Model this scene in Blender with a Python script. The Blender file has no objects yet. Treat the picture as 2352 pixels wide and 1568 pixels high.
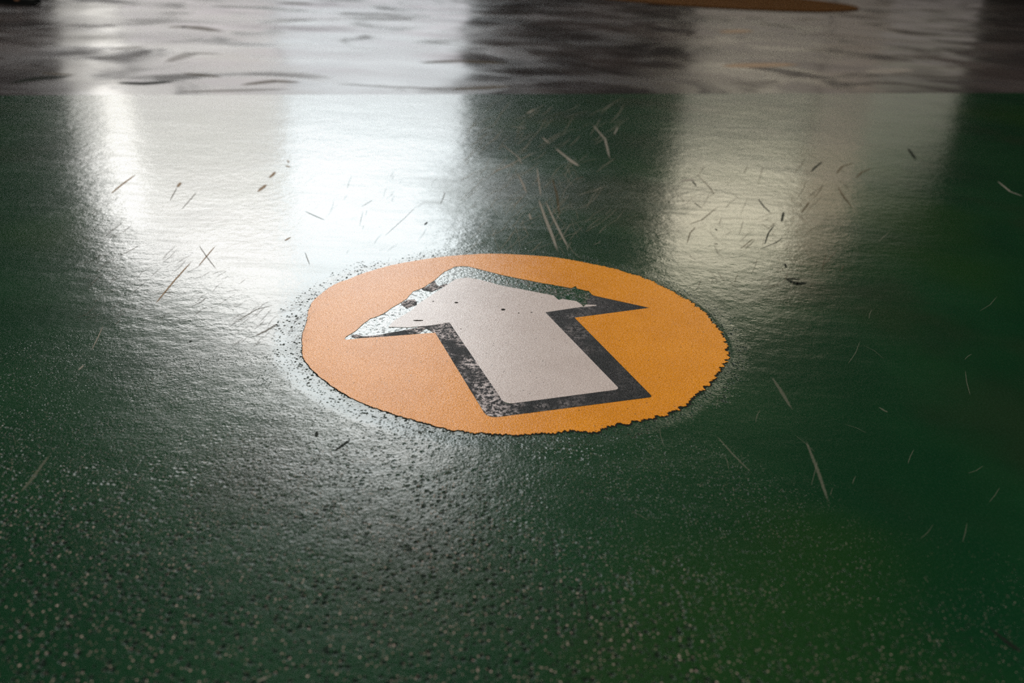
import bpy, bmesh, math, random
from mathutils import Vector, Matrix, noise as mnoise
from mathutils.geometry import tessellate_polygon
S = bpy.context.scene
random.seed(7)
# ------------------------------------------------------------------ camera
F_PX, PITCH, ROLL, H = 1975.7, 0.43694, 0.05023, 0.40
cam_d = bpy.data.cameras.new('camera'); cam = bpy.data.objects.new('camera', cam_d)
S.collection.objects.link(cam); S.camera = cam
cam_d.sensor_width = 36; cam_d.lens = F_PX / 2352 * 36
cam_d.clip_start = 0.01; cam_d.clip_end = 100
cam.matrix_world = (Matrix.Translation((0, 0, H)) @ Matrix.Rotation(math.pi / 2 - PITCH, 4, 'X')
                    @ Matrix.Rotation(ROLL, 4, 'Z'))
cam_d.dof.use_dof = True; cam_d.dof.focus_distance = 0.93; cam_d.dof.aperture_fstop = 5.2
# ------------------------------------------------------------------ world and exposure
S.view_settings.view_transform = 'Standard'; S.view_settings.look = 'None'
S.view_settings.gamma = 1; S.view_settings.use_curve_mapping = False
S.view_settings.exposure = 0.0
S.cycles.max_bounces = 3; S.cycles.diffuse_bounces = 2; S.cycles.glossy_bounces = 2; S.cycles.caustics_reflective = False; S.cycles.caustics_refractive = False
S.cycles.use_adaptive_sampling = True; S.cycles.adaptive_threshold = 0.03
S.cycles.use_denoising = False   # the photograph is grainy; keep the renderer's own fine grain
w = bpy.data.worlds.new('world'); S.world = w; w.use_nodes = True
w.node_tree.nodes['Background'].inputs[0].default_value = (0.5, 0.6, 0.7, 1)
w.node_tree.nodes['Background'].inputs[1].default_value = 0.3
WALL_Y = 13.0
# ------------------------------------------------------------------ helpers
def G(px, py):
    """the point of the floor that the photograph shows at a pixel"""
    u = (px - 1176) / F_PX; v = (784 - py) / F_PX
    c, s = math.cos(ROLL), math.sin(ROLL)
    u, v = c * u - s * v, s * u + c * v
    dy = math.cos(PITCH) + v * math.sin(PITCH); dz = -math.sin(PITCH) + v * math.cos(PITCH)
    t = H / -dz
    return (u * t, dy * t)

def link(name, me, mats, parent=None):
    o = bpy.data.objects.new(name, me); S.collection.objects.link(o)
    for m in (mats if isinstance(mats, (list, tuple)) else [mats]): me.materials.append(m)
    if parent: o.parent = parent
    return o
def tag(o, label=None, cat=None, kind=None, group=None):
    if label: o['label'] = label
    if cat: o['category'] = cat
    if kind: o['kind'] = kind
    if group: o['group'] = group
    return o
def slab(bm, loops, z0, z1, mat_top=0, mat_side=0, mapf=None):
    """closed slab with holes; loops[0] outer, others holes (2D points)"""
    tri = tessellate_polygon([[Vector((x, y, 0)) for x, y in lp] for lp in loops])
    flat = [p for lp in loops for p in lp]
    f = mapf or (lambda x, y, z: (x, y, z))
    top = [bm.verts.new(f(x, y, z1)) for x, y in flat]
    bot = [bm.verts.new(f(x, y, z0)) for x, y in flat]
    for a, b, c in tri:
        try:
            q = bm.faces.new((top[a], top[b], top[c])); q.material_index = mat_top
            q = bm.faces.new((bot[c], bot[b], bot[a])); q.material_index = mat_side
        except ValueError: pass
    i = 0
    for lp in loops:
        n = len(lp)
        for k in range(n):
            a, b = i + k, i + (k + 1) % n
            try:
                q = bm.faces.new((top[a], top[b], bot[b], bot[a])); q.material_index = mat_side
            except ValueError: pass
        i += n
def mesh(bm, name, smooth=False, fix=True):
    if fix: bmesh.ops.recalc_face_normals(bm, faces=bm.faces)
    me = bpy.data.meshes.new(name); bm.to_mesh(me); bm.free()
    if smooth:
        for p in me.polygons: p.use_smooth = True
    return me
def box(bm, a, b, mi=0):
    vs = [bm.verts.new((x, y, z)) for x in (a[0], b[0]) for y in (a[1], b[1]) for z in (a[2], b[2])]
    for f in ((0, 1, 3, 2), (4, 6, 7, 5), (0, 4, 5, 1), (2, 3, 7, 6), (0, 2, 6, 4), (1, 5, 7, 3)):
        q = bm.faces.new([vs[i] for i in f]); q.material_index = mi
def n1(x, y, s, seed=0.0): return mnoise.noise(Vector((x * s, y * s, seed)))
def ragged(loop, amp, step=0.0012, seed=0.0, closed=True):
    """resample a loop and push it about with several octaves; amp is a number or f(x, y)"""
    out = []
    n = len(loop)
    for i in range(n if closed else n - 1):
        a, b = loop[i], loop[(i + 1) % n]
        L = math.dist(a, b); m = max(1, int(L / step))
        for k in range(m):
            t = k / m
            x, y = a[0] + (b[0] - a[0]) * t, a[1] + (b[1] - a[1]) * t
            am = amp(x, y) if callable(amp) else amp
            nx = n1(x, y, 90, seed) * .5 + n1(x, y, 260, seed + 3) * .45 + n1(x, y, 700, seed + 9) * .3
            ny = n1(x, y, 90, seed + 20) * .5 + n1(x, y, 260, seed + 23) * .45 + n1(x, y, 700, seed + 29) * .3
            out.append((x + am * nx, y + am * ny))
    if not closed: out.append(loop[-1])
    return out
def rounded(loop, radii, n=6):
    out = []
    m = len(loop)
    for i, p in enumerate(loop):
        r = radii[i]
        if r <= 0: out.append(p); continue
        P = Vector(p); A = (Vector(loop[i - 1]) - P); B = (Vector(loop[(i + 1) % m]) - P)
        a = P + A.normalized() * min(r, A.length * .45); b = P + B.normalized() * min(r, B.length * .45)
        for k in range(n + 1):
            t = k / n
            q = a * (1 - t) ** 2 + P * 2 * t * (1 - t) + b * t * t
            out.append((q.x, q.y))
    return out
# ------------------------------------------------------------------ node helpers
class NT:
    def __init__(s, name, dim='2D'):
        s.dim = dim
        s.m = bpy.data.materials.new(name); s.m.use_nodes = True; s.t = s.m.node_tree
        s.b = s.t.nodes['Principled BSDF']; s.out = s.t.nodes['Material Output']
        s.co = s.t.nodes.new('ShaderNodeTexCoord').outputs['Object']
    def N(s, typ, **k):
        n = s.t.nodes.new(typ)
        for a, v in k.items(): setattr(n, a, v)
        return n
    def L(s, a, b): s.t.links.new(a, b)
    def put(s, sock, v):
        if hasattr(v, 'links'): s.L(v, sock)
        else: sock.default_value = v
    def math(s, op, a, b=None, c=None, clamp=False):
        n = s.N('ShaderNodeMath', operation=op, use_clamp=clamp)
        s.put(n.inputs[0], a)
        if b is not None: s.put(n.inputs[1], b)
        if c is not None: s.put(n.inputs[2], c)
        return n.outputs[0]
    def noise(s, scale, detail=3, rough=.5, vec=None, w=0.0, dist=0.0):
        n = s.N('ShaderNodeTexNoise', noise_dimensions=s.dim); n.inputs['Scale'].default_value = scale
        n.inputs['Detail'].default_value = detail; n.inputs['Roughness'].default_value = rough
        n.inputs['Distortion'].default_value = dist
        s.L(s.shift(vec or s.co, w), n.inputs['Vector']); return n.outputs['Fac']
    def shift(s, vec, w):
        if not w: return vec
        v = s.N('ShaderNodeVectorMath', operation='ADD'); s.L(vec, v.inputs[0]); v.inputs[1].default_value = (w, w * 1.7, w * .3)
        return v.outputs[0]
    def vor(s, scale, vec=None, w=0.0, feature='F1'):
        n = s.N('ShaderNodeTexVoronoi', feature=feature, voronoi_dimensions=s.dim); n.inputs['Scale'].default_value = scale
        s.L(s.shift(vec or s.co, w), n.inputs['Vector']); return n
    def step(s, v, a, b, o0=0.0, o1=1.0):
        n = s.N('ShaderNodeMapRange', interpolation_type='SMOOTHSTEP')
        s.put(n.inputs[0], v)
        n.inputs[1].default_value = a; n.inputs[2].default_value = b
        n.inputs[3].default_value = o0; n.inputs[4].default_value = o1
        if a > b:
            n.inputs[1].default_value, n.inputs[2].default_value = b, a
            n.inputs[3].default_value, n.inputs[4].default_value = o1, o0
        return n.outputs[0]
    def mixc(s, f, a, b):
        n = s.N('ShaderNodeMix', data_type='RGBA'); s.put(n.inputs[0], f)
        for i, v in ((6, a), (7, b)):
            if hasattr(v, 'links'): s.L(v, n.inputs[i])
            else: n.inputs[i].default_value = (*v, 1)
        return n.outputs[2]
    def mapping(s, rot=0, scale=(1, 1, 1)):
        n = s.N('ShaderNodeMapping'); n.inputs['Rotation'].default_value = (0, 0, rot)
        n.inputs['Scale'].default_value = scale; s.L(s.co, n.inputs['Vector']); return n.outputs[0]
    def bump(s, h, dist, strength=1.0, normal=None):
        n = s.N('ShaderNodeBump'); n.inputs['Strength'].default_value = strength
        n.inputs['Distance'].default_value = dist; s.L(h, n.inputs['Height'])
        if normal: s.L(normal, n.inputs['Normal'])
        return n.outputs[0]
def plain(name, col, rough=.6, spec=.5, metal=0, bumps=None):
    k = NT(name, '3D')
    v = k.step(k.noise(6, 4), .3, .7)
    k.L(k.mixc(v, tuple(c * .8 for c in col), tuple(c * 1.15 for c in col)), k.b.inputs['Base Color'])
    k.b.inputs['Roughness'].default_value = rough; k.b.inputs['Specular IOR Level'].default_value = spec
    k.b.inputs['Metallic'].default_value = metal
    if bumps: k.L(k.bump(k.noise(bumps[0], 3), bumps[1]), k.b.inputs['Normal'])
    return k.m
def emit(name, col, power):
    k = NT(name)
    k.b.inputs['Base Color'].default_value = (.5, .5, .5, 1); k.b.inputs['Roughness'].default_value = .5
    k.b.inputs['Emission Color'].default_value = (*col, 1); k.b.inputs['Emission Strength'].default_value = power
    return k.m

R = 0.60055 * H; CX, CY = 0.00038 * H, 2.26091 * H
# ------------------------------------------------------------------ materials
def green_floor():
    k = NT('green_floor_paint')
    sep = k.N('ShaderNodeSeparateXYZ'); k.L(k.co, sep.inputs[0]); X, Y = sep.outputs[0], sep.outputs[1]
    dv = k.N('ShaderNodeVectorMath', operation='DISTANCE'); k.L(k.co, dv.inputs[0]); dv.inputs[1].default_value = (CX, CY, 0)
    r = dv.outputs['Value']
    # worn, pitted zone nearest the camera, and around the sign
    patch = k.noise(9, 3, .6)
    yy = k.math('ADD', Y, k.math('MULTIPLY', k.math('SUBTRACT', patch, .5), -.40))
    yy = k.math('ADD', yy, k.math('MULTIPLY', k.math('MAXIMUM', k.math('ADD', X, -.02), 0.0), .85))
    worn = k.step(yy, .66, .46)
    yy2 = k.math('ADD', Y, k.math('MULTIPLY', k.math('SUBTRACT', k.noise(7, 3, .6, w=9), .5), -.5))
    yy2 = k.math('ADD', yy2, k.math('MULTIPLY', k.math('MAXIMUM', X, 0.0), .8))
    fine_z = k.step(yy2, .85, .58)
    rimn = k.noise(35, 3, .6, w=4)
    rr = k.math('ADD', r, k.math('MULTIPLY', k.math('SUBTRACT', rimn, .5), .05))
    rim = k.step(rr, R + .030, R + .012)
    # pits
    def pits(scale, keep, rad, w):
        v = k.vor(scale, w=w); s2 = k.N('ShaderNodeSeparateColor'); k.L(v.outputs['Color'], s2.inputs[0])
        on = k.math('LESS_THAN', s2.outputs[0], keep)
        rad2 = k.math('MULTIPLY', k.math('ADD', s2.outputs[1], .35), rad)
        d = k.math('DIVIDE', v.outputs['Distance'], rad2)
        d = k.math('ADD', d, k.math('MULTIPLY', k.math('SUBTRACT', k.noise(scale * 3, 2, w=w), .5), .8))
        return k.math('MULTIPLY', k.step(d, 1.1, .5), on), s2.outputs[2], k.math('MULTIPLY', k.step(d, 1.35, .2), on)
    p1, c1, g1 = pits(190, .40, .34, 0)
    p2, c2, g2 = pits(430, .20, .36, 5)
    p3, _, g3 = pits(330, .24, .36, 11)
    pw = k.math('MULTIPLY', p1, worn)
    pf = k.math('MULTIPLY', p2, k.math('MAXIMUM', k.math('MULTIPLY', fine_z, .8), worn))
    pr = k.math('MULTIPLY', p3, rim)
    pit = k.math('MAXIMUM', k.math('MAXIMUM', pw, pf), pr)
    fz = k.math('MAXIMUM', k.math('MULTIPLY', fine_z, .8), worn)
    hole = k.math('MAXIMUM', k.math('MAXIMUM', k.math('MULTIPLY', g1, worn), k.math('MULTIPLY', k.math('MULTIPLY', g2, fz), .6)), k.math('MULTIPLY', g3, rim))
    # pale chips
    s1, sc, _ = pits(360, .17, .24, 17)
    s3, _, _ = pits(560, .09, .24, 23)
    chip = k.math('MAXIMUM', k.math('MULTIPLY', s1, worn), k.math('MULTIPLY', s3, k.math('MAXIMUM', k.math('MULTIPLY', fine_z, .75), k.math('MULTIPLY', rim, .4))))
    # colour
    base = k.mixc(k.step(k.noise(5, 3, .6, w=2), .35, .7), (.0018, .026, .0085), (.004, .034, .011))
    base = k.mixc(k.step(k.noise(2.2, 2, .5, w=31), .50, .75, 0, .7), base, (.008, .036, .005))
    base = k.mixc(k.step(k.noise(3.0, 3, .5, w=41), .52, .75, 0, .5), base, (.013, .020, .009))
    grime = k.math('MULTIPLY', k.step(k.noise(420, 2, .7, w=3), .5, .8), .35)
    base = k.mixc(grime, base, (.02, .05, .027))
    base = k.mixc(k.math('MULTIPLY', pit, .85), base, (.001, .004, .003))
    base = k.mixc(k.math('MULTIPLY', chip, .8), base, k.mixc(sc, (.20, .16, .12), (.62, .48, .42)))
    k.L(base, k.b.inputs['Base Color'])
    # gloss: a soft lobe below and a clearer coat above
    st = k.mapping(.9, (4, 26, 1))
    streak = k.noise(1.5, 4, .65, vec=st, w=6)
    ro = k.math('ADD', .42, k.math('MULTIPLY', pit, .4), clamp=True)
    k.L(ro, k.b.inputs['Roughness'])
    k.b.inputs['Specular IOR Level'].default_value = .12
    cr = k.math('ADD', .14, k.math('MULTIPLY', k.step(streak, .45, .75), .08))
    cr = k.math('ADD', cr, k.math('MULTIPLY', k.math('MAXIMUM', worn, k.math('MULTIPLY', fine_z, .5)), .04))
    scr = k.N('ShaderNodeVectorMath', operation='DISTANCE'); k.L(k.co, scr.inputs[0]); scr.inputs[1].default_value = (*G(1190, 430), 0)
    scr = k.step(k.math('ADD', scr.outputs['Value'], k.math('MULTIPLY', k.math('SUBTRACT', k.noise(14, 4, .7, w=3), .5), .35)), .36, .06)
    cr = k.math('ADD', cr, k.math('MULTIPLY', scr, .16))
    k.L(cr, k.b.inputs['Coat Roughness'])
    cw = k.math('MULTIPLY', k.math('SUBTRACT', 1.0, k.math('MAXIMUM', pit, chip), clamp=True),
                k.step(Y, .36, .62, .34, .95))
    k.L(cw, k.b.inputs['Coat Weight'])
    # relief
    h = k.math('MULTIPLY', k.noise(5.0, 2, .5), .0011)
    h = k.math('ADD', h, k.math('MULTIPLY', k.noise(55, 3, .6, w=1), .00040))
    micro = k.math('MULTIPLY', k.noise(330, 3, .6, w=12), k.math('ADD', .00007, k.math('MULTIPLY', k.math('MAXIMUM', fine_z, k.math('MULTIPLY', rim, .9)), .00016)))
    h = k.math('ADD', h, micro)
    h = k.math('SUBTRACT', h, k.math('MULTIPLY', hole, .0010))
    h = k.math('ADD', h, k.math('MULTIPLY', chip, .0003))
    nb = k.bump(h, 1.0)
    k.L(nb, k.b.inputs['Normal']); k.L(nb, k.b.inputs['Coat Normal'])
    return k.m
def grey_floor():
    k = NT('grey_floor_coating')
    a = k.noise(1.2, 4, .6); b = k.noise(5, 3, .6, w=4)
    base = k.mixc(k.step(a, .35, .7), (.026, .022, .022), (.055, .043, .040))
    base = k.mixc(k.step(b, .5, .8, 0, .6), base, (.030, .028, .030))
    k.L(base, k.b.inputs['Base Color'])
    stain = k.math('MULTIPLY', k.step(k.noise(2.5, 3, .5, w=17, dist=.5), .46, .72), .8)
    k.L(k.math('ADD', k.step(k.noise(3, 3, .6, w=7), .35, .7, .19, .30), k.math('MULTIPLY', stain, .35)), k.b.inputs['Roughness'])
    k.L(k.math('SUBTRACT', .5, k.math('MULTIPLY', stain, .42)), k.b.inputs['Specular IOR Level'])
    h = k.math('MULTIPLY', k.noise(1.7, 1, .4, w=3), .026)
    h = k.math('ADD', h, k.math('MULTIPLY', k.noise(6, 1, .5, w=13), .0012))
    k.L(k.bump(h, 1.0), k.b.inputs['Normal'])
    return k.m
def sheet(name, c0, c1, grain_dark, rough, spec, fleck=None, bump=.00008):
    k = NT(name)
    sepx = k.N('ShaderNodeSeparateXYZ'); k.L(k.co, sepx.inputs[0])
    base = k.mixc(k.step(k.noise(12, 4, .6), .3, .7), c0, c1)
    g = k.step(k.noise(700, 2, .8, w=2), .46, .62)
    base = k.mixc(k.math('MULTIPLY', g, grain_dark), base, tuple(c * .35 for c in c0))
    if fleck:
        a = k.step(k.noise(190, 4, .85, w=5), .50, .545)
        b = k.step(k.noise(28, 3, .6, w=15), .36, .62)
        worn = k.step(k.math('SUBTRACT', sepx.outputs[0], k.math('MULTIPLY', sepx.outputs[1], .12)), .0, -.13)
        worn = k.math('ADD', k.math('MULTIPLY', worn, .9), .05)
        fl = k.math('MULTIPLY', k.math('MULTIPLY', a, b), worn); base = k.mixc(fl, base, fleck)
    sp = k.vor(150, w=8); q = k.N('ShaderNodeSeparateColor'); k.L(sp.outputs['Color'], q.inputs[0])
    spot = k.math('MULTIPLY', k.math('LESS_THAN', q.outputs[0], .03), k.step(sp.outputs['Distance'], .16, .08))
    base = k.mixc(k.math('MULTIPLY', spot, .7), base, (.03, .025, .02))
    k.L(base, k.b.inputs['Base Color'])
    k.b.inputs['Roughness'].default_value = rough; k.b.inputs['Specular IOR Level'].default_value = spec
    h = k.math('ADD', k.noise(600, 3, .7, w=3), k.math('MULTIPLY', k.noise(45, 3, .5), .8))
    k.L(k.bump(h, bump), k.b.inputs['Normal'])
    return k.m
def residue():
    k = NT('peeled_paint')
    a = k.step(k.noise(260, 4, .7), .47, .60)
    b = k.step(k.noise(40, 3, .6, w=5), .40, .62)
    base = k.mixc(k.math('MULTIPLY', a, b), (.006, .045, .017), (.16, .15, .13))
    d = k.step(k.noise(170, 4, .7, w=9), .58, .67)
    base = k.mixc(d, base, (.006, .008, .008))
    k.L(base, k.b.inputs['Base Color'])
    k.L(k.math('ADD', .16, k.math('MULTIPLY', d, .5)), k.b.inputs['Roughness'])
    k.b.inputs['Coat Weight'].default_value = .8; k.b.inputs['Coat Roughness'].default_value = .22
    h = k.math('ADD', k.math('MULTIPLY', k.noise(240, 3, .6, w=2), .0008), k.math('MULTIPLY', d, -.0003))
    nb = k.bump(h, 1.0, .6); k.L(nb, k.b.inputs['Normal']); k.L(nb, k.b.inputs['Coat Normal'])
    return k.m
def scuff(name, col, dens=.75):
    k = NT(name)
    uv = k.t.nodes.new('ShaderNodeTexCoord').outputs['UV']
    sep = k.N('ShaderNodeSeparateXYZ'); k.L(uv, sep.inputs[0])
    e = k.math('SUBTRACT', 1.0, k.math('ABSOLUTE', k.math('SUBTRACT', k.math('MULTIPLY', sep.outputs[1], 2.0), 1.0)))
    n = k.noise(500, 3, .7)
    a = k.math('MULTIPLY', k.step(k.math('ADD', e, k.math('MULTIPLY', k.math('SUBTRACT', n, .5), 1.2)), .15, .65), dens)
    ends = k.math('MULTIPLY', k.step(sep.outputs[0], 0, .12), k.step(sep.outputs[0], 1, .8))
    k.L(k.math('MULTIPLY', a, ends), k.b.inputs['Alpha'])
    k.b.inputs['Base Color'].default_value = (*col, 1); k.b.inputs['Roughness'].default_value = .9
    k.b.inputs['Specular IOR Level'].default_value = .05
    return k.m
M_green = green_floor(); M_grey = grey_floor()
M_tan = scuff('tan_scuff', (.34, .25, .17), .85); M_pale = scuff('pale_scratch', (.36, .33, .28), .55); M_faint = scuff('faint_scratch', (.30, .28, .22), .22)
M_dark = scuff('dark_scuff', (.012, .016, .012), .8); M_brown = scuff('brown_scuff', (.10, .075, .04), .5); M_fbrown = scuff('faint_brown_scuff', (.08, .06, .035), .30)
M_orange = sheet('orange_vinyl', (.70, .252, .0018), (.77, .285, .003), .6, .32, .5, bump=.00020)
M_white = sheet('white_vinyl', (.54, .47, .44), (.60, .53, .50), .45, .34, .8)
M_black = sheet('black_vinyl', (.008, .010, .011), (.016, .016, .018), .5, .45, .18, fleck=(.70, .64, .64), bump=.0010)
M_res = residue()
M_dirt_shade = plain('edge_dirt_shade', (.012, .012, .010), .8, .1)  # dirt on the cut sides, and the painted shadow line around the disc
M_wall = plain('wall_paint', (.018, .020, .016), .8, .2)
M_ceil = plain('ceiling_paint', (.014, .014, .013), .9, .1)
M_frame = plain('window_frame_paint', (.12, .12, .11), .5)
M_rug = plain('brown_rug_pile', (.085, .036, .008), .95, .05, bumps=(60, .01))
M_rub = plain('black_rubber', (.006, .008, .008), .45, .4)
M_tan2 = plain('tan_leather', (.30, .16, .09), .6, .3)
# ------------------------------------------------------------------ the floor
Ya, Yb = -5.0, WALL_Y; Xa, Xb = -8.5, 8.5
(ax, ay), (bx, by) = G(0, 219), G(2352, 213)
def bline(x): return ay + (by - ay) * (x - ax) / (bx - ax)
RP = .42; ZB = -.0002; ZT = .0004          # heights on the gently sunken plane of the sign
def sink(x, y):
    return -.0010 * (1 + ((x - CX) * math.cos(-1.92) + (y - CY) * math.sin(-1.92)) / R)
SUNK = lambda x, y, z: (x, y, z + sink(x, y))
meas = [(1672, 815), (1661, 772.7), (1627.7, 726.8), (1584.8, 693), (1529.7, 662.5), (1477.6, 638), (1422.5, 621), (1346, 604), (1278.6, 592), (1200, 585.5),
        (1130, 582.9), (1038, 587.5), (946, 599.7), (879, 613.5), (805, 638), (768.6, 651.8), (727, 682), (702.8, 742), (693.6, 778.8), (699.7, 824.8),
        (727, 855), (756, 878), (823.7, 918), (900, 945.7), (976.8, 967), (1050, 985.5), (1130, 992.5), (1200, 993.5), (1257, 990), (1310, 985), (1364, 988.6), (1395, 976.3),
        (1486.8, 958), (1542, 944), (1581.7, 922.7), (1600, 905), (1621.5, 886), (1652, 849)]
mp = [G(*p) for p in meas]
# angular radius profile, smoothly interpolated
prof = sorted((math.atan2(y - CY, x - CX), math.hypot(x - CX, y - CY)) for x, y in mp)
def rad(a):
    n = len(prof)
    for i in range(n):
        a0, r0 = prof[i]; a1, r1 = prof[(i + 1) % n]
        aa = a
        if i == n - 1:
            a1 += 2 * math.pi
            if aa < a0: aa += 2 * math.pi
        if a0 <= aa <= a1:
            t = (aa - a0) / (a1 - a0); t = t * t * (3 - 2 * t); return r0 + (r1 - r0) * t
    return R
def dip(r, rl, th):
    front = max(0.0, min(1.0, .45 + .9 * math.cos(th + 2.25))); wd = .005 + .027 * front
    t = max(0.0, min(1.0, (R + .0015 + wd - r) / wd))
    e = sink(CX + (rl - r + R) * math.cos(th), CY + (rl - r + R) * math.sin(th))
    if r <= R + .0015: return sink(CX + rl * math.cos(th), CY + rl * math.sin(th))
    return e * t * t * (3 - 2 * t)
bm = bmesh.new(); NA = 360
radii = [0.04, .1, .16, .2, .225, .232] + [R - .004 + .0018 * i for i in range(26)] + [.30, .34, .38, RP]
prev = None; ctr = bm.verts.new((CX, CY, sink(CX, CY)))
for r in radii:
    ring = []
    for i in range(NA):
        th = 2 * math.pi * i / NA; ta = th - 2 * math.pi if th > math.pi else th
        rl = r + (rad(ta) - R) * max(0, 1 - abs(r - R) / .10) if r > .15 else r
        ring.append(bm.verts.new((CX + rl * math.cos(th), CY + rl * math.sin(th), dip(r, rl, th))))
    for i in range(NA):
        j = (i + 1) % NA
        if prev is None: bm.faces.new((ctr, ring[i], ring[j]))
        else: bm.faces.new((prev[i], ring[i], ring[j], prev[j]))
    prev = ring
outer = [(Xa, Ya), (Xb, Ya), (Xb, bline(Xb)), (Xa, bline(Xa))]
hole = [(v.co.x, v.co.y) for v in prev]
tri = tessellate_polygon([[Vector((x, y, 0)) for x, y in outer], [Vector((x, y, 0)) for x, y in hole]])
vs = [bm.verts.new((x, y, 0)) for x, y in outer] + prev
for t in tri:
    try: bm.faces.new([vs[i] for i in t])
    except ValueError: pass
q = bm.faces.new((vs[3], vs[2], bm.verts.new((Xb, Yb, 0)), bm.verts.new((Xa, Yb, 0)))); q.material_index = 1
bm.faces.ensure_lookup_table(); bm.normal_update()
for f in bm.faces:
    if f.normal.z < 0: f.normal_flip()
# scratches and scuffs pressed into the same floor surface
uvl = bm.loops.layers.uv.new('UVMap')
zs = [0.00012]
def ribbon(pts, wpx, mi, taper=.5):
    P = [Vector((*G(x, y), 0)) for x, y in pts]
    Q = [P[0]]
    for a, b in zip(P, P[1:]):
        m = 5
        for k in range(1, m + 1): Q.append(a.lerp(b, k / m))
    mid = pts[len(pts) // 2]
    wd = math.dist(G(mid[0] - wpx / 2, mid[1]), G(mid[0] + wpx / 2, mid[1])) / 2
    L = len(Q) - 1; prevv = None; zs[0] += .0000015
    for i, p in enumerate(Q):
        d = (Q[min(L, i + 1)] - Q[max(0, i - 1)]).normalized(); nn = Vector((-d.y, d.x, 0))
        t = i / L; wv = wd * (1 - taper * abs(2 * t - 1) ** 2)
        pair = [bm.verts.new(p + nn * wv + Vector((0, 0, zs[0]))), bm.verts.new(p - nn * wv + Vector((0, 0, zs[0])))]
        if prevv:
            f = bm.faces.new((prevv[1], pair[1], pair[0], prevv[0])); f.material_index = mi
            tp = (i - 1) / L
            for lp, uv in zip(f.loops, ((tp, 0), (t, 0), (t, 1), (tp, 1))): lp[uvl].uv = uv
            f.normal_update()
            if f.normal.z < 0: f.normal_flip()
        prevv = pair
TAN, PALE, DARK, BROWN, FAINT, FBR = 2, 3, 4, 5, 6, 7
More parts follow.
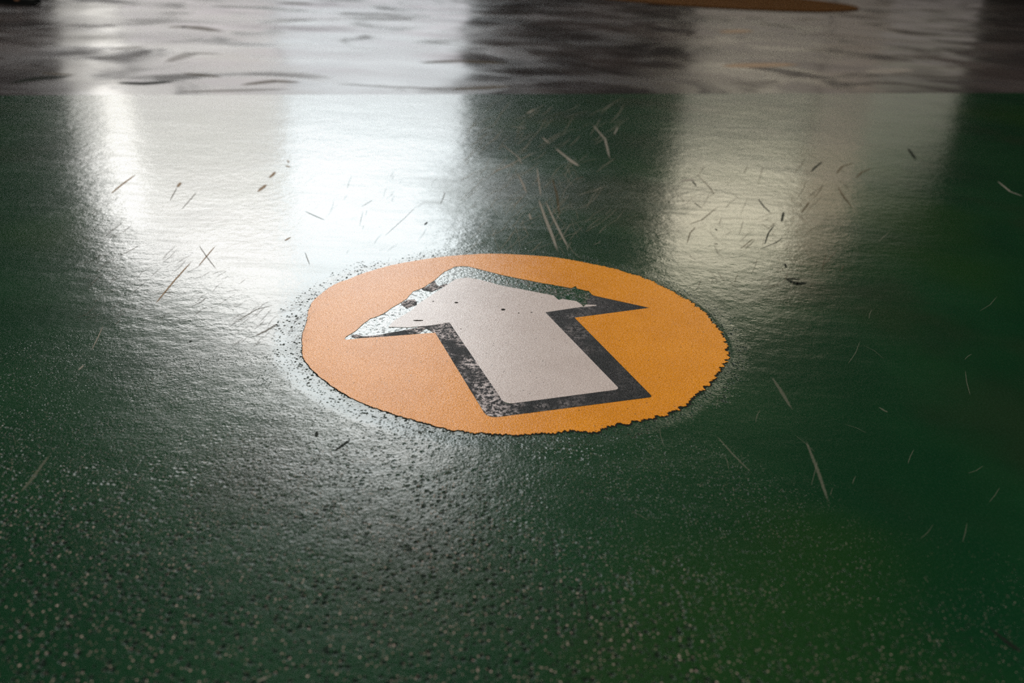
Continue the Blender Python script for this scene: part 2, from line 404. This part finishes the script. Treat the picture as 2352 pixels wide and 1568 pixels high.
for pts, wp, mi in [
    ([(253, 446), (285, 420), (314, 399)], 9, TAN), ([(408, 430), (415, 418)], 12, TAN), ([(390, 462), (408, 428)], 5, BROWN),
    ([(592, 441), (602, 432), (613, 422)], 15, TAN), ([(618, 409), (626, 402), (633, 393)], 12, TAN),
    ([(655, 380), (668, 384)], 14, TAN), ([(660, 368), (664, 374)], 7, TAN), ([(654, 553), (668, 544)], 9, TAN),
    ([(355, 700), (400, 645), (443, 597)], 7, TAN), ([(455, 612), (475, 588), (497, 562)], 5, TAN),
    ([(456, 562), (475, 590), (500, 622)], 5, BROWN), ([(326, 669), (370, 671), (412, 672)], 4, BROWN),
    ([(272, 588), (300, 575), (325, 560)], 5, BROWN), ([(415, 483), (440, 455), (452, 440)], 5, BROWN),
    ([(698, 484), (722, 495), (750, 507)], 8, BROWN), ([(540, 740), (590, 710), (630, 700)], 6, BROWN),
    ([(585, 772), (610, 760), (640, 742)], 12, BROWN), ([(975, 517), (982, 509)], 8, DARK), ([(700, 578), (712, 610)], 4, BROWN),
    ([(1011, 470), (1018, 455), (1022, 440)], 4, BROWN), ([(830, 475), (858, 458)], 4, BROWN), ([(880, 545), (930, 500), (960, 470)], 3, BROWN),
    ([(180, 850), (188, 843), (192, 838)], 9, PALE), ([(210, 805), (225, 775), (238, 745)], 5, PALE),
    ([(46, 1132), (70, 1105), (95, 1070), (118, 1040)], 13, FAINT),
    ([(435, 786), (440, 782)], 9, DARK), ([(768, 1036), (785, 1024), (806, 1008)], 13, DARK), ([(728, 990), (726, 1005)], 12, DARK),
    ([(1233, 383), (1238, 420), (1243, 455)], 6, PALE), ([(1236, 455), (1250, 495), (1268, 540), (1283, 583)], 12, PALE),
    ([(1252, 460), (1270, 500), (1290, 540), (1308, 575)], 9, PALE), ([(1268, 408), (1280, 450), (1285, 500)], 9, BROWN),
    ([(1190, 400), (1202, 425), (1210, 445)], 8, PALE), ([(1275, 340), (1300, 360), (1330, 382)], 12, PALE),
    ([(1300, 362), (1315, 372), (1332, 383)], 17, PALE), ([(1215, 490), (1220, 505)], 9, PALE), ([(1128, 395), (1160, 385), (1185, 375)], 7, PALE),
    ([(1125, 402), (1170, 378), (1240, 345)], 5, PALE), ([(1150, 330), (1190, 360), (1200, 380)], 5, PALE),
    ([(1318, 414), (1342, 405)], 6, BROWN), ([(1360, 285), (1390, 320), (1402, 370)], 7, PALE), ([(1245, 315), (1262, 330)], 8, PALE),
    ([(1170, 290), (1215, 296)], 7, PALE), ([(1210, 262), (1228, 250)], 8, PALE), ([(1410, 310), (1420, 290)], 5, PALE),
    ([(1583, 515), (1612, 505), (1652, 472)], 6, BROWN), ([(1594, 465), (1612, 478)], 5, DARK), ([(1590, 415), (1600, 428)], 7, DARK),
    ([(1578, 560), (1585, 535), (1600, 518)], 5, BROWN), ([(1700, 572), (1732, 546)], 5, BROWN), ([(1740, 455), (1755, 475), (1772, 490)], 6, DARK),
    ([(1748, 512), (1765, 525), (1785, 508)], 4, BROWN), ([(1756, 562), (1765, 535), (1780, 515)], 5, DARK), ([(1795, 510), (1800, 485)], 8, DARK),
    ([(1745, 572), (1780, 558), (1800, 545)], 4, DARK), ([(1862, 395), (1875, 382), (1890, 370)], 8, DARK), ([(1920, 400), (1935, 382), (1965, 373)], 8, BROWN),
    ([(1965, 410), (1980, 395), (2005, 385)], 8, BROWN), ([(1840, 490), (1860, 462)], 8, BROWN), ([(1922, 425), (1940, 455), (1960, 480)], 6, BROWN),
    ([(1640, 560), (1650, 560)], 8, DARK), ([(1643, 525), (1648, 530)], 7, DARK), ([(1600, 505), (1680, 502), (1770, 504)], 3, BROWN),
    ([(1600, 400), (1630, 430), (1642, 450)], 5, BROWN),
    ([(1805, 641), (1830, 652), (1855, 648)], 26, DARK), ([(1800, 641), (1822, 640), (1842, 642)], 14, DARK), ([(1803, 605), (1806, 615)], 8, DARK),
    ([(2290, 415), (2320, 440), (2352, 452)], 6, PALE), ([(2085, 340), (2105, 368)], 10, DARK),
    ([(1772, 865), (1795, 900), (1822, 945)], 14, FAINT), ([(1850, 1010), (1878, 1080), (1905, 1160)], 12, FAINT),
    ([(1645, 1000), (1680, 1040), (1730, 1090)], 7, FAINT), ([(2018, 935), (2040, 948)], 10, FAINT),
    ([(780, 1150), (790, 1175), (797, 1190)], 3, PALE), ([(880, 1202), (910, 1206), (935, 1215)], 4, PALE), ([(845, 1133), (860, 1135)], 5, PALE),
    ([(2270, 1440), (2320, 1480), (2352, 1500)], 20, DARK), ([(590, 1565), (615, 1555)], 8, PALE), ([(1340, 1350), (1352, 1420)], 5, DARK),
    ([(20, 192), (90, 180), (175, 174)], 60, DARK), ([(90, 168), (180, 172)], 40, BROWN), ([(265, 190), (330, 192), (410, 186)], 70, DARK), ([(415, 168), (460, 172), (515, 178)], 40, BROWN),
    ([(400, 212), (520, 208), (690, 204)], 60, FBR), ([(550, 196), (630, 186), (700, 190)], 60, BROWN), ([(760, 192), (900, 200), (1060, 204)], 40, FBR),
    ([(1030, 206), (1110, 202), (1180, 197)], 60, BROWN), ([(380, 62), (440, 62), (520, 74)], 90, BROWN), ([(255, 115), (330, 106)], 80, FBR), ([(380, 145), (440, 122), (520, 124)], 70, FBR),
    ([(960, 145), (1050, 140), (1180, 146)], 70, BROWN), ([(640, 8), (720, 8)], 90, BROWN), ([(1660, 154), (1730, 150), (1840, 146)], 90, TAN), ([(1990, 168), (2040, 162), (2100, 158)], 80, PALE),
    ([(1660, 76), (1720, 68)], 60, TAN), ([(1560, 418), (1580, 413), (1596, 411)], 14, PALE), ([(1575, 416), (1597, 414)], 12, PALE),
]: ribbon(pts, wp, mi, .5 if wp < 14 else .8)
rng = random.Random(11)
def strokes(n, x0, x1, y0, y1, a0, a1, l0, l1, w0, w1, mi, cond=None):
    for _ in range(n):
        x, y = rng.uniform(x0, x1), rng.uniform(y0, y1)
        if cond and not cond(x, y): continue
        a = math.radians(rng.uniform(a0, a1)); l = rng.uniform(l0, l1); c = rng.uniform(-.2, .2) * l
        dx, dy = math.cos(a) * l / 2, -math.sin(a) * l / 2
        ribbon([(x - dx, y - dy), (x + dy * c / l, y - dx * c / l), (x + dx, y + dy)], rng.uniform(w0, w1), mi)
strokes(120, 190, 560, 480, 740, 5, 45, 15, 60, 2.5, 5, FBR, lambda x, y: y > 470 + (x - 190) * .45)
strokes(50, 540, 720, 690, 790, 5, 50, 15, 60, 2.5, 5, FBR)
strokes(190, 1070, 1420, 240, 570, 10, 60, 20, 80, 2.5, 6, FAINT)
strokes(30, 1130, 1330, 380, 580, 100, 130, 15, 60, 2, 4, FAINT)
strokes(90, 1560, 1960, 370, 660, -60, 80, 12, 55, 2, 5, FBR)
strokes(40, 700, 1060, 380, 580, 0, 80, 10, 40, 2, 3.5, FBR)
strokes(30, 1400, 2330, 420, 1250, 20, 160, 15, 70, 2, 3, FAINT)
strokes(20, 20, 900, 780, 1300, 20, 160, 10, 50, 1.5, 2.5, FAINT)
me = mesh(bm, 'floor', smooth=True, fix=False)
fl = tag(link('floor', me, [M_green, M_grey, M_tan, M_pale, M_dark, M_brown, M_faint, M_fbrown]), 'worn glossy green painted floor with a grey coated strip beyond it', kind='structure')
# ------------------------------------------------------------------ the arrow sign
sign = bpy.data.objects.new('floor_sign', None); S.collection.objects.link(sign)
tag(sign, 'round orange floor sign with a white arrow outlined in black, edges worn away', 'sign')
def unit(px, py): return G(px, py)
outer = []
NP = 2200
for i in range(NP):
    a = -math.pi + 2 * math.pi * i / NP
    r = rad(a); x, y = CX + r * math.cos(a), CY + r * math.sin(a)
    right = max(0, min(1, (math.cos(a + .35) + .25) / .9))          # crumbled on the right and at the near right edge
    amp = .0010 + .0046 * right
    n = n1(x, y, 120, 1) * .55 + n1(x, y, 330, 4) * .5 + n1(x, y, 900, 7) * .35
    n = (abs(n) ** .8) * (1 if n > 0 else -1)
    r += amp * n
    outer.append((CX + r * math.cos(a), CY + r * math.sin(a)))
L_ = lambda pts: [G(*p) for p in pts]
# outline of the whole arrow, worn along its two upper edges
tip_left = ragged(L_([(1319.8, 728.7), (1492, 706.5)]), .0001, closed=False)
upper_right = ragged(L_([(1492, 706.5), (1361, 677.8), (1353, 668), (1345, 667), (1325, 662), (1322, 657), (1312, 661), (1255.6, 651.4), (1200, 641), (1155.8, 631.8), (1093, 616), (1075, 611.5), (1060, 611)]),
                     lambda x, y: .0016 if x < G(1365, 680)[0] and x > G(1200, 640)[0] else (.0006 if x < G(1365, 680)[0] else .0001), closed=False, seed=2)
upper_left = ragged(L_([(1060, 611), (1045, 612), (1020, 624), (1000, 641), (975, 658), (962, 664), (948, 668), (935, 684), (917, 696), (900, 705), (886, 715), (871, 723), (850, 730), (836, 740), (825, 750), (815, 759), (803, 766), (796, 770), (791, 775.5)]),
                    .0008, closed=False, seed=5)
lower_left = ragged(L_([(791, 775.5), (796, 778), (812, 776), (830, 774), (880, 771), (999.4, 762)]), .0004, closed=False, seed=8)
shaft = rounded(L_([(999.4, 762), (1120, 957.5), (1500, 909.5), (1319.8, 728.7)]), [0, .012, .005, 0])
arrow_out = upper_right[:-1] + upper_left[:-1] + lower_left[:-1] + shaft[:-1] + tip_left[:-1]
bm = bmesh.new(); slab(bm, [outer, arrow_out], ZB, ZT, 0, 1, SUNK)
d = link('orange_disc', mesh(bm, 'orange_disc'), [M_orange, M_dirt_shade], sign); d['label'] = 'orange round ground of the sign, ragged along its right edge'
bm = bmesh.new()  # dark rim painted as the shadow along the disc edge, widest right and near
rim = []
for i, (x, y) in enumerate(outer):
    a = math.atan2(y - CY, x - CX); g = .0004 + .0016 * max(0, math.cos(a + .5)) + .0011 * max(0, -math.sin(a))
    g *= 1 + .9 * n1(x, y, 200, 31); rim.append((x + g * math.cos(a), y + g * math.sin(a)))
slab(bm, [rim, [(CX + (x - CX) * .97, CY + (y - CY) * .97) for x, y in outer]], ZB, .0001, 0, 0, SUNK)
d = link('shadow_rim', mesh(bm, 'shadow_rim'), M_dirt_shade, sign); d['label'] = 'thin black line painted as edge shadow around the ragged edge'
# bare floor showing through the hole
bm = bmesh.new(); slab(bm, [[(CX + (x - CX) * .995, CY + (y - CY) * .995) for x, y in arrow_out]], ZB, .00006, 0, 0, SUNK)
d = link('peeled_patch', mesh(bm, 'peeled_patch'), [M_res], sign); d['label'] = 'glossy green floor with black crumbs where the outline has peeled off'
# black outline: what is left of it
inner_white = L_([(1160, 925), (1424, 891.5), (1252.6, 716), (1376, 699)])
b = []
b += ragged(L_([(1352, 676), (1361, 678)]), .0008, closed=False, seed=3)[:-1]
b += L_([(1361, 678), (1420, 691), (1488, 704.5), (1490.5, 707.5), (1486, 709)])
b += L_([(1319.8, 729.2)])
b += rounded(L_([(1319.8, 728.9), (1499, 909), (1120, 957)]), [0, .005, 0])[1:]
b = b[:-1] + rounded(L_([(1497, 909.5), (1120.5, 957), (1000, 763)]), [0, .012, 0])[1:]
b += ragged(L_([(1000, 763), (992, 760), (986, 755), (978, 752.5), (972, 757), (965, 762.5), (930, 767), (890, 770.5), (850, 772.5), (812, 773), (806, 769), (818, 765),
                (835, 770), (870, 767), (905, 760), (925, 757), (950, 752), (975, 746), (1000, 741.5), (1026, 737.5), (1034, 739)]), .0009, closed=False, seed=12)[:-1]
b += ragged(L_([(1034, 739), (1158, 921)]), .0005, closed=False, seed=15)[:-1]
b += rounded(L_([(1150, 910), (1160, 926), (1422, 892), (1405, 873)]), [0, .008, .004, 0])[1:-1]
b += L_([(1405, 874), (1252.6, 716.5), (1330, 704), (1366, 700)])
b += ragged(L_([(1371, 699), (1350, 699), (1347, 690), (1356, 684), (1352, 676)]), .0009, closed=False, seed=18)[:-1]
bm = bmesh.new(); slab(bm, [b], -.0001, .00033, 0, 1, SUNK)
d = link('arrow_outline', mesh(bm, 'arrow_outline'), [M_black, M_dirt_shade], sign); d['label'] = 'black outline of the arrow, scuffed on its left side'
for pts, sd in (([(921, 695), (936, 687), (952, 686), (958, 692), (958, 698), (935, 706), (926, 701)], 1),
                ([(968, 662), (985, 655), (996, 642), (1000, 648), (1006, 657), (1025, 650), (1029, 652), (1010, 661), (992, 669), (975, 666)], 2)):
    bm = bmesh.new(); slab(bm, [ragged(L_(pts), .0012, seed=sd)], -.0001, .0003, 0, 1, SUNK)
    d = link('outline_flake', mesh(bm, 'outline_flake'), [M_black, M_dirt_shade], sign)
# white arrow
wv = ragged(L_([(1047, 640), (1072, 637), (1100, 641), (1155, 656), (1200, 664), (1271, 678), (1283, 688), (1292, 686), (1325, 691), (1336, 700), (1340, 704), (1345, 699), (1371, 699.5)]),
            lambda x, y: .0003 if x < G(1270, 678)[0] else .0008, closed=False, seed=21)[:-1]
wv += L_([(1371, 699.5), (1368, 702), (1330, 705)])
wv += rounded(L_([(1330, 705), (1252.6, 716.3), (1424, 891.5), (1160, 925.5), (1032.8, 739.5)]), [0, 0, .006, .010, 0])[1:]
wv += ragged(L_([(1030, 739), (985, 746), (940, 750), (892, 749), (905, 734), (946, 711), (958, 698), (990, 677), (1029, 652)]), .0006, closed=False, seed=25)
bm = bmesh.new(); slab(bm, [wv], -.0001, ZT, 0, 1, SUNK)
d = link('white_arrow', mesh(bm, 'white_arrow'), [M_white, M_dirt_shade], sign); d['label'] = 'pinkish white arrow pointing away and to the left'
# small chips lying in the white arrow
for x, y, wx, wy in ((1155.5, 710, 10, 4), (1191.5, 718, 3, 2), (1221, 716.5, 5, 1.5), (960, 734.5, 24, 2.5), (1048, 694, 9, 3), (995, 691, 4, 2), (1059, 754, 3, 1.5)):
    bm = bmesh.new()
    lp = L_([(x + wx / 2 * math.cos(t * math.pi / 5) * (1 + .25 * math.sin(t * 2.3)), y + wy / 2 * math.sin(t * math.pi / 5)) for t in range(10)])
    slab(bm, [lp], .0002, ZT + .0001, 0, 0, SUNK)
    link('bare_spot', mesh(bm, 'bare_spot'), [M_dirt_shade], sign)
# ------------------------------------------------------------------ things at the far edge
c0 = [G(1398, 0), G(1552, 13), G(1728, 27), G(1845, 22), G(1925, 8)]
# circle through the seen near edge (least squares)
def fit_circle(P):
    import numpy as np
    A = np.array([[2 * x, 2 * y, 1] for x, y in P]); bb = np.array([x * x + y * y for x, y in P])
    s = np.linalg.lstsq(A, bb, rcond=None)[0]
    return s[0], s[1], math.sqrt(s[2] + s[0] ** 2 + s[1] ** 2)
rx, ry, rr = fit_circle(c0); rr = min(rr, 2.4)
print('RUG', rx, ry, rr)
def lathe(bm, prof, cx, cy, n=96):
    prev = None
    for r, z in prof:
        ring = [bm.verts.new((cx + r * math.cos(2 * math.pi * i / n), cy + r * math.sin(2 * math.pi * i / n), z)) for i in range(n)]
        if prev:
            for i in range(n): bm.faces.new((prev[i], ring[i], ring[(i + 1) % n], prev[(i + 1) % n]))
        prev = ring
    bm.faces.new(prev)
bm = bmesh.new(); lathe(bm, [(rr, 0.0005), (rr + .004, .006), (rr, .011), (rr - .03, .013), (rr - .06, .012), (rr - .5, .012), (.02, .012)], rx, ry)
tag(link('round_rug', mesh(bm, 'round_rug'), M_rug), 'large round rust brown rug lying on the far grey floor', 'rug')
# black shoe cut by the top left corner, toe to the right
sh = bpy.data.objects.new('shoe', None); S.collection.objects.link(sh)
tx, ty = G(96, 13); dirv = Vector((1, .06, 0)).normalized(); nrm = Vector((-dirv.y, dirv.x, 0))
sh.location = (tx, ty, 0)
tag(sh, 'black shoe with tan trim at the far left corner of the floor', 'shoe')
def shoe_outline(t):   # half width and centre shift along 0 (toe) .. 1 (heel)
    return .046 * (math.sin(math.pi * min(1, t * 1.02) ** .62) ** .55) * (1 - .22 * math.exp(-((t - .62) / .16) ** 2)) if 0 < t < 1 else .002
def loft(bm, secs):
    prev = None
    for s in secs:
        ring = [bm.verts.new(p) for p in s]
        n = len(ring)
        if prev:
            for i in range(n): bm.faces.new((prev[i], ring[i], ring[(i + 1) % n], prev[(i + 1) % n]))
        else: bm.faces.new(ring)
        prev = ring
    bm.faces.new(prev[::-1])
LN = .29
secs = []; ups = []
for i in range(29):
    t = i / 28; hw = max(.003, shoe_outline(t)); c = -dirv * (t * LN)
    z0 = .010 * max(0, 1 - t / .22) ** 1.6 + .0008; z1 = z0 + .020
    secs.append([c + nrm * hw + Vector((0, 0, z0)), c + nrm * hw * 1.02 + Vector((0, 0, z1)), c - nrm * hw * 1.02 + Vector((0, 0, z1)), c - nrm * hw + Vector((0, 0, z0))])
    top = z1 + .004 + .030 * min(1, t / .18) ** .6 + .045 * max(0, min(1, (t - .3) / .35))
    ups.append([c + nrm * hw * .96 * math.cos(a) + Vector((0, 0, z1 - .004 + (top - z1 + .004) * math.sin(a) ** .8)) for a in [math.pi * j / 12 for j in range(13)]])
bm = bmesh.new(); loft(bm, secs); link('sole', mesh(bm, 'sole'), M_rub, sh)
bm = bmesh.new(); loft(bm, ups); link('upper', mesh(bm, 'upper', True), M_rub, sh)
bm = bmesh.new()
c = -dirv * .105
for t0, t1 in ((.285, .36),):
    A = []
    for k in range(5):
        t = t0 + (t1 - t0) * k / 4; hw = shoe_outline(t) + .0015; c = -dirv * (t * LN)
        A.append([c - nrm * hw * 1.0 + Vector((0, 0, z)) for z in (.022, .038)] + [c - nrm * (hw - .004) + Vector((0, 0, z)) for z in (.038, .022)])
    loft(bm, A)
o = link('side_trim', mesh(bm, 'side_trim'), M_tan2, sh); o['label'] = 'tan side trim'
# ------------------------------------------------------------------ the hall around
def structure(name, m, build, label=None):
    bm = bmesh.new(); build(bm); return tag(link(name, mesh(bm, name), m), label, kind='structure')
HC = 11.5
structure('wall_left', M_wall, lambda b: box(b, (Xa - .2, Ya, -.2), (Xa, Yb, HC)))
structure('wall_right', M_wall, lambda b: box(b, (Xb, Ya, -.2), (Xb + .2, Yb, HC)))
structure('wall_back', M_wall, lambda b: box(b, (Xa - .2, Ya - .2, -.2), (Xb + .2, Ya, HC)))
structure('ceiling', M_ceil, lambda b: box(b, (Xa - .2, Ya - .2, HC), (Xb + .2, Yb + .5, HC + .2)))
# far wall with two tall openings under the slope of the roof
left_open = [(-6.9, .30), (-.80, .30), (-.80, 8.7), (-2.6, 8.2), (-4.0, 6.8), (-5.1, 5.6), (-6.3, 4.9), (-6.8, 3.7)]
right_open = [(2.3, .15), (6.4, .15), (6.4, 2.2), (5.3, 3.3), (4.3, 4.2), (2.3, 4.6)]
up = lambda x, y, z: (x, WALL_Y + z, y)
bm = bmesh.new()
slab(bm, [[(Xa - .2, -.2), (Xb + .2, -.2), (Xb + .2, HC), (Xa - .2, HC)], left_open, right_open], .0, .35, mapf=up)
tag(link('wall_far', mesh(bm, 'wall_far'), M_wall), kind='structure')
def clip(poly, axis, val, keep_less):
    out = []
    for i, p in enumerate(poly):
        q = poly[(i + 1) % len(poly)]
        ip = (p[axis] <= val) == keep_less or p[axis] == val; iq = (q[axis] <= val) == keep_less or q[axis] == val
        if ip: out.append(p)
        if ip != iq:
            t = (val - p[axis]) / (q[axis] - p[axis]); out.append((p[0] + (q[0] - p[0]) * t, p[1] + (q[1] - p[1]) * t))
    return out
def window(name, opening, cells, bars, label):
    root = bpy.data.objects.new(name, None); S.collection.objects.link(root); root.location = (0, WALL_Y, 0)
    tag(root, label, kind='structure')
    bm = bmesh.new()
    cxm = sum(p[0] for p in opening) / len(opening); cym = sum(p[1] for p in opening) / len(opening)
    inner = [(cxm + (x - cxm) * .975, cym + (y - cym) * .975) for x, y in opening]
    slab(bm, [opening, inner], .04, .16, mapf=lambda x, y, z: (x, z, y))
    for (x0, z0, x1, z1) in bars: box(bm, (x0, .05, z0), (x1, .15, z1))
    link('window_frame', mesh(bm, 'window_frame'), M_frame, root)
    for x0, x1, z0, z1, col, pw in cells:
        pl = clip(clip(clip(clip(inner, 0, x0, False), 0, x1, True), 1, z0, False), 1, z1, True)
        if len(pl) < 3: continue
        bm = bmesh.new(); slab(bm, [pl], .09, .11, mapf=lambda x, y, z: (x, z, y))
        link('window_pane', mesh(bm, 'window_pane'), emit('daylit_pane', col, pw), root)
COOL = (1.0, .985, .965); WARM = (1.0, .97, .90); SKY = (.90, .97, 1.0); DIM = (1.0, .84, .68); OLV = (.95, .95, .68)
window('window_1', left_open, [
    (-7, -6.35, 0, 3.2, WARM, .8), (-7, -6.35, 3.2, 9, COOL, 4.5), (-6.35, -5.85, 0, 1.9, WARM, 1.2), (-6.35, -5.85, 1.9, 3.2, WARM, 3.0), (-6.35, -5.85, 3.2, 9, COOL, 6.5),
    (-5.85, -3.6, 0, 1.6, (1, .93, .96), 1.1), (-5.85, -3.6, 1.6, 2.75, (.99, .97, .90), 1.0), (-5.85, -3.6, 2.75, 3.9, WARM, 2.2), (-5.85, -3.6, 3.9, 11, COOL, 6.5),
    (-3.6, -.8, 0, 1.1, (.97, .92, .98), 1.2), (-3.6, -.8, 1.1, 2.65, SKY, 1.2), (-3.6, -.8, 2.65, 4.1, SKY, 5.0), (-3.6, -.8, 4.1, 6.2, SKY, 5.5), (-3.6, -.8, 6.2, 11, COOL, 8.5)],
    [(-5.86, .35, -5.84, 5.2), (-3.61, .35, -3.59, 6.6), (-6.8, 2.72, -.8, 2.76), (-6.8, 4.08, -.8, 4.12)],
    'tall daylit window left of the pillar')
window('window_2', right_open, [
    (2.3, 4.3, .1, 1.5, DIM, .16), (2.3, 4.3, 1.5, 2.9, (.9, .9, .66), .06), (2.3, 4.3, 2.9, 5, (1, .90, .68), 3.2),
    (4.3, 5.1, .1, 2.6, DIM, .15), (4.3, 5.1, 2.6, 5, (1, .78, .56), 1.1),
    (5.1, 6.4, .1, 1.4, (1, .86, .8), .16), (5.1, 6.4, 1.4, 5, OLV, .26)],
    [(4.28, .2, 4.32, 4.1), (2.3, 2.88, 6.3, 2.92)],
    'dimmer window right of the pillar')
# unseen overhead lamps added as diffuse fill, behind and above the camera
def lamp(x, y, label):
    root = bpy.data.objects.new('fill_lamp', None); S.collection.objects.link(root); root.location = (x, y, HC)
    tag(root, label, 'lamp', group='added overhead fill lamps')
    bm = bmesh.new(); box(bm, (-.9, -.2, -.5), (.9, .2, -.42)); box(bm, (-.7, -.01, -.42), (-.68, .01, 0)); box(bm, (.68, -.01, -.42), (.7, .01, 0))
    link('fill_lamp_housing', mesh(bm, 'fill_lamp_housing'), M_frame, root)
    ld = bpy.data.lights.new('fill_lamp_light', 'AREA'); ld.shape = 'RECTANGLE'; ld.size = 1.6; ld.size_y = .3
    ld.energy = LAMP; ld.color = (1.0, .93, .86)
    lo = bpy.data.objects.new('fill_lamp_light', ld); S.collection.objects.link(lo); lo.parent = root; lo.location = (0, 0, -.52)
LAMP = 235
for x, y, where in ((-2.5, -1.5, 'left of the middle, second row from the windows'), (2.5, -1.5, 'right of the middle, second row from the windows'),
                    (0, 1.0, 'nearest the windows'), (-2.5, -3.8, 'back row, left side'), (2.5, -3.8, 'back row, right side')):
    lamp(x, y, 'long unseen fill lamp added overhead, ' + where)
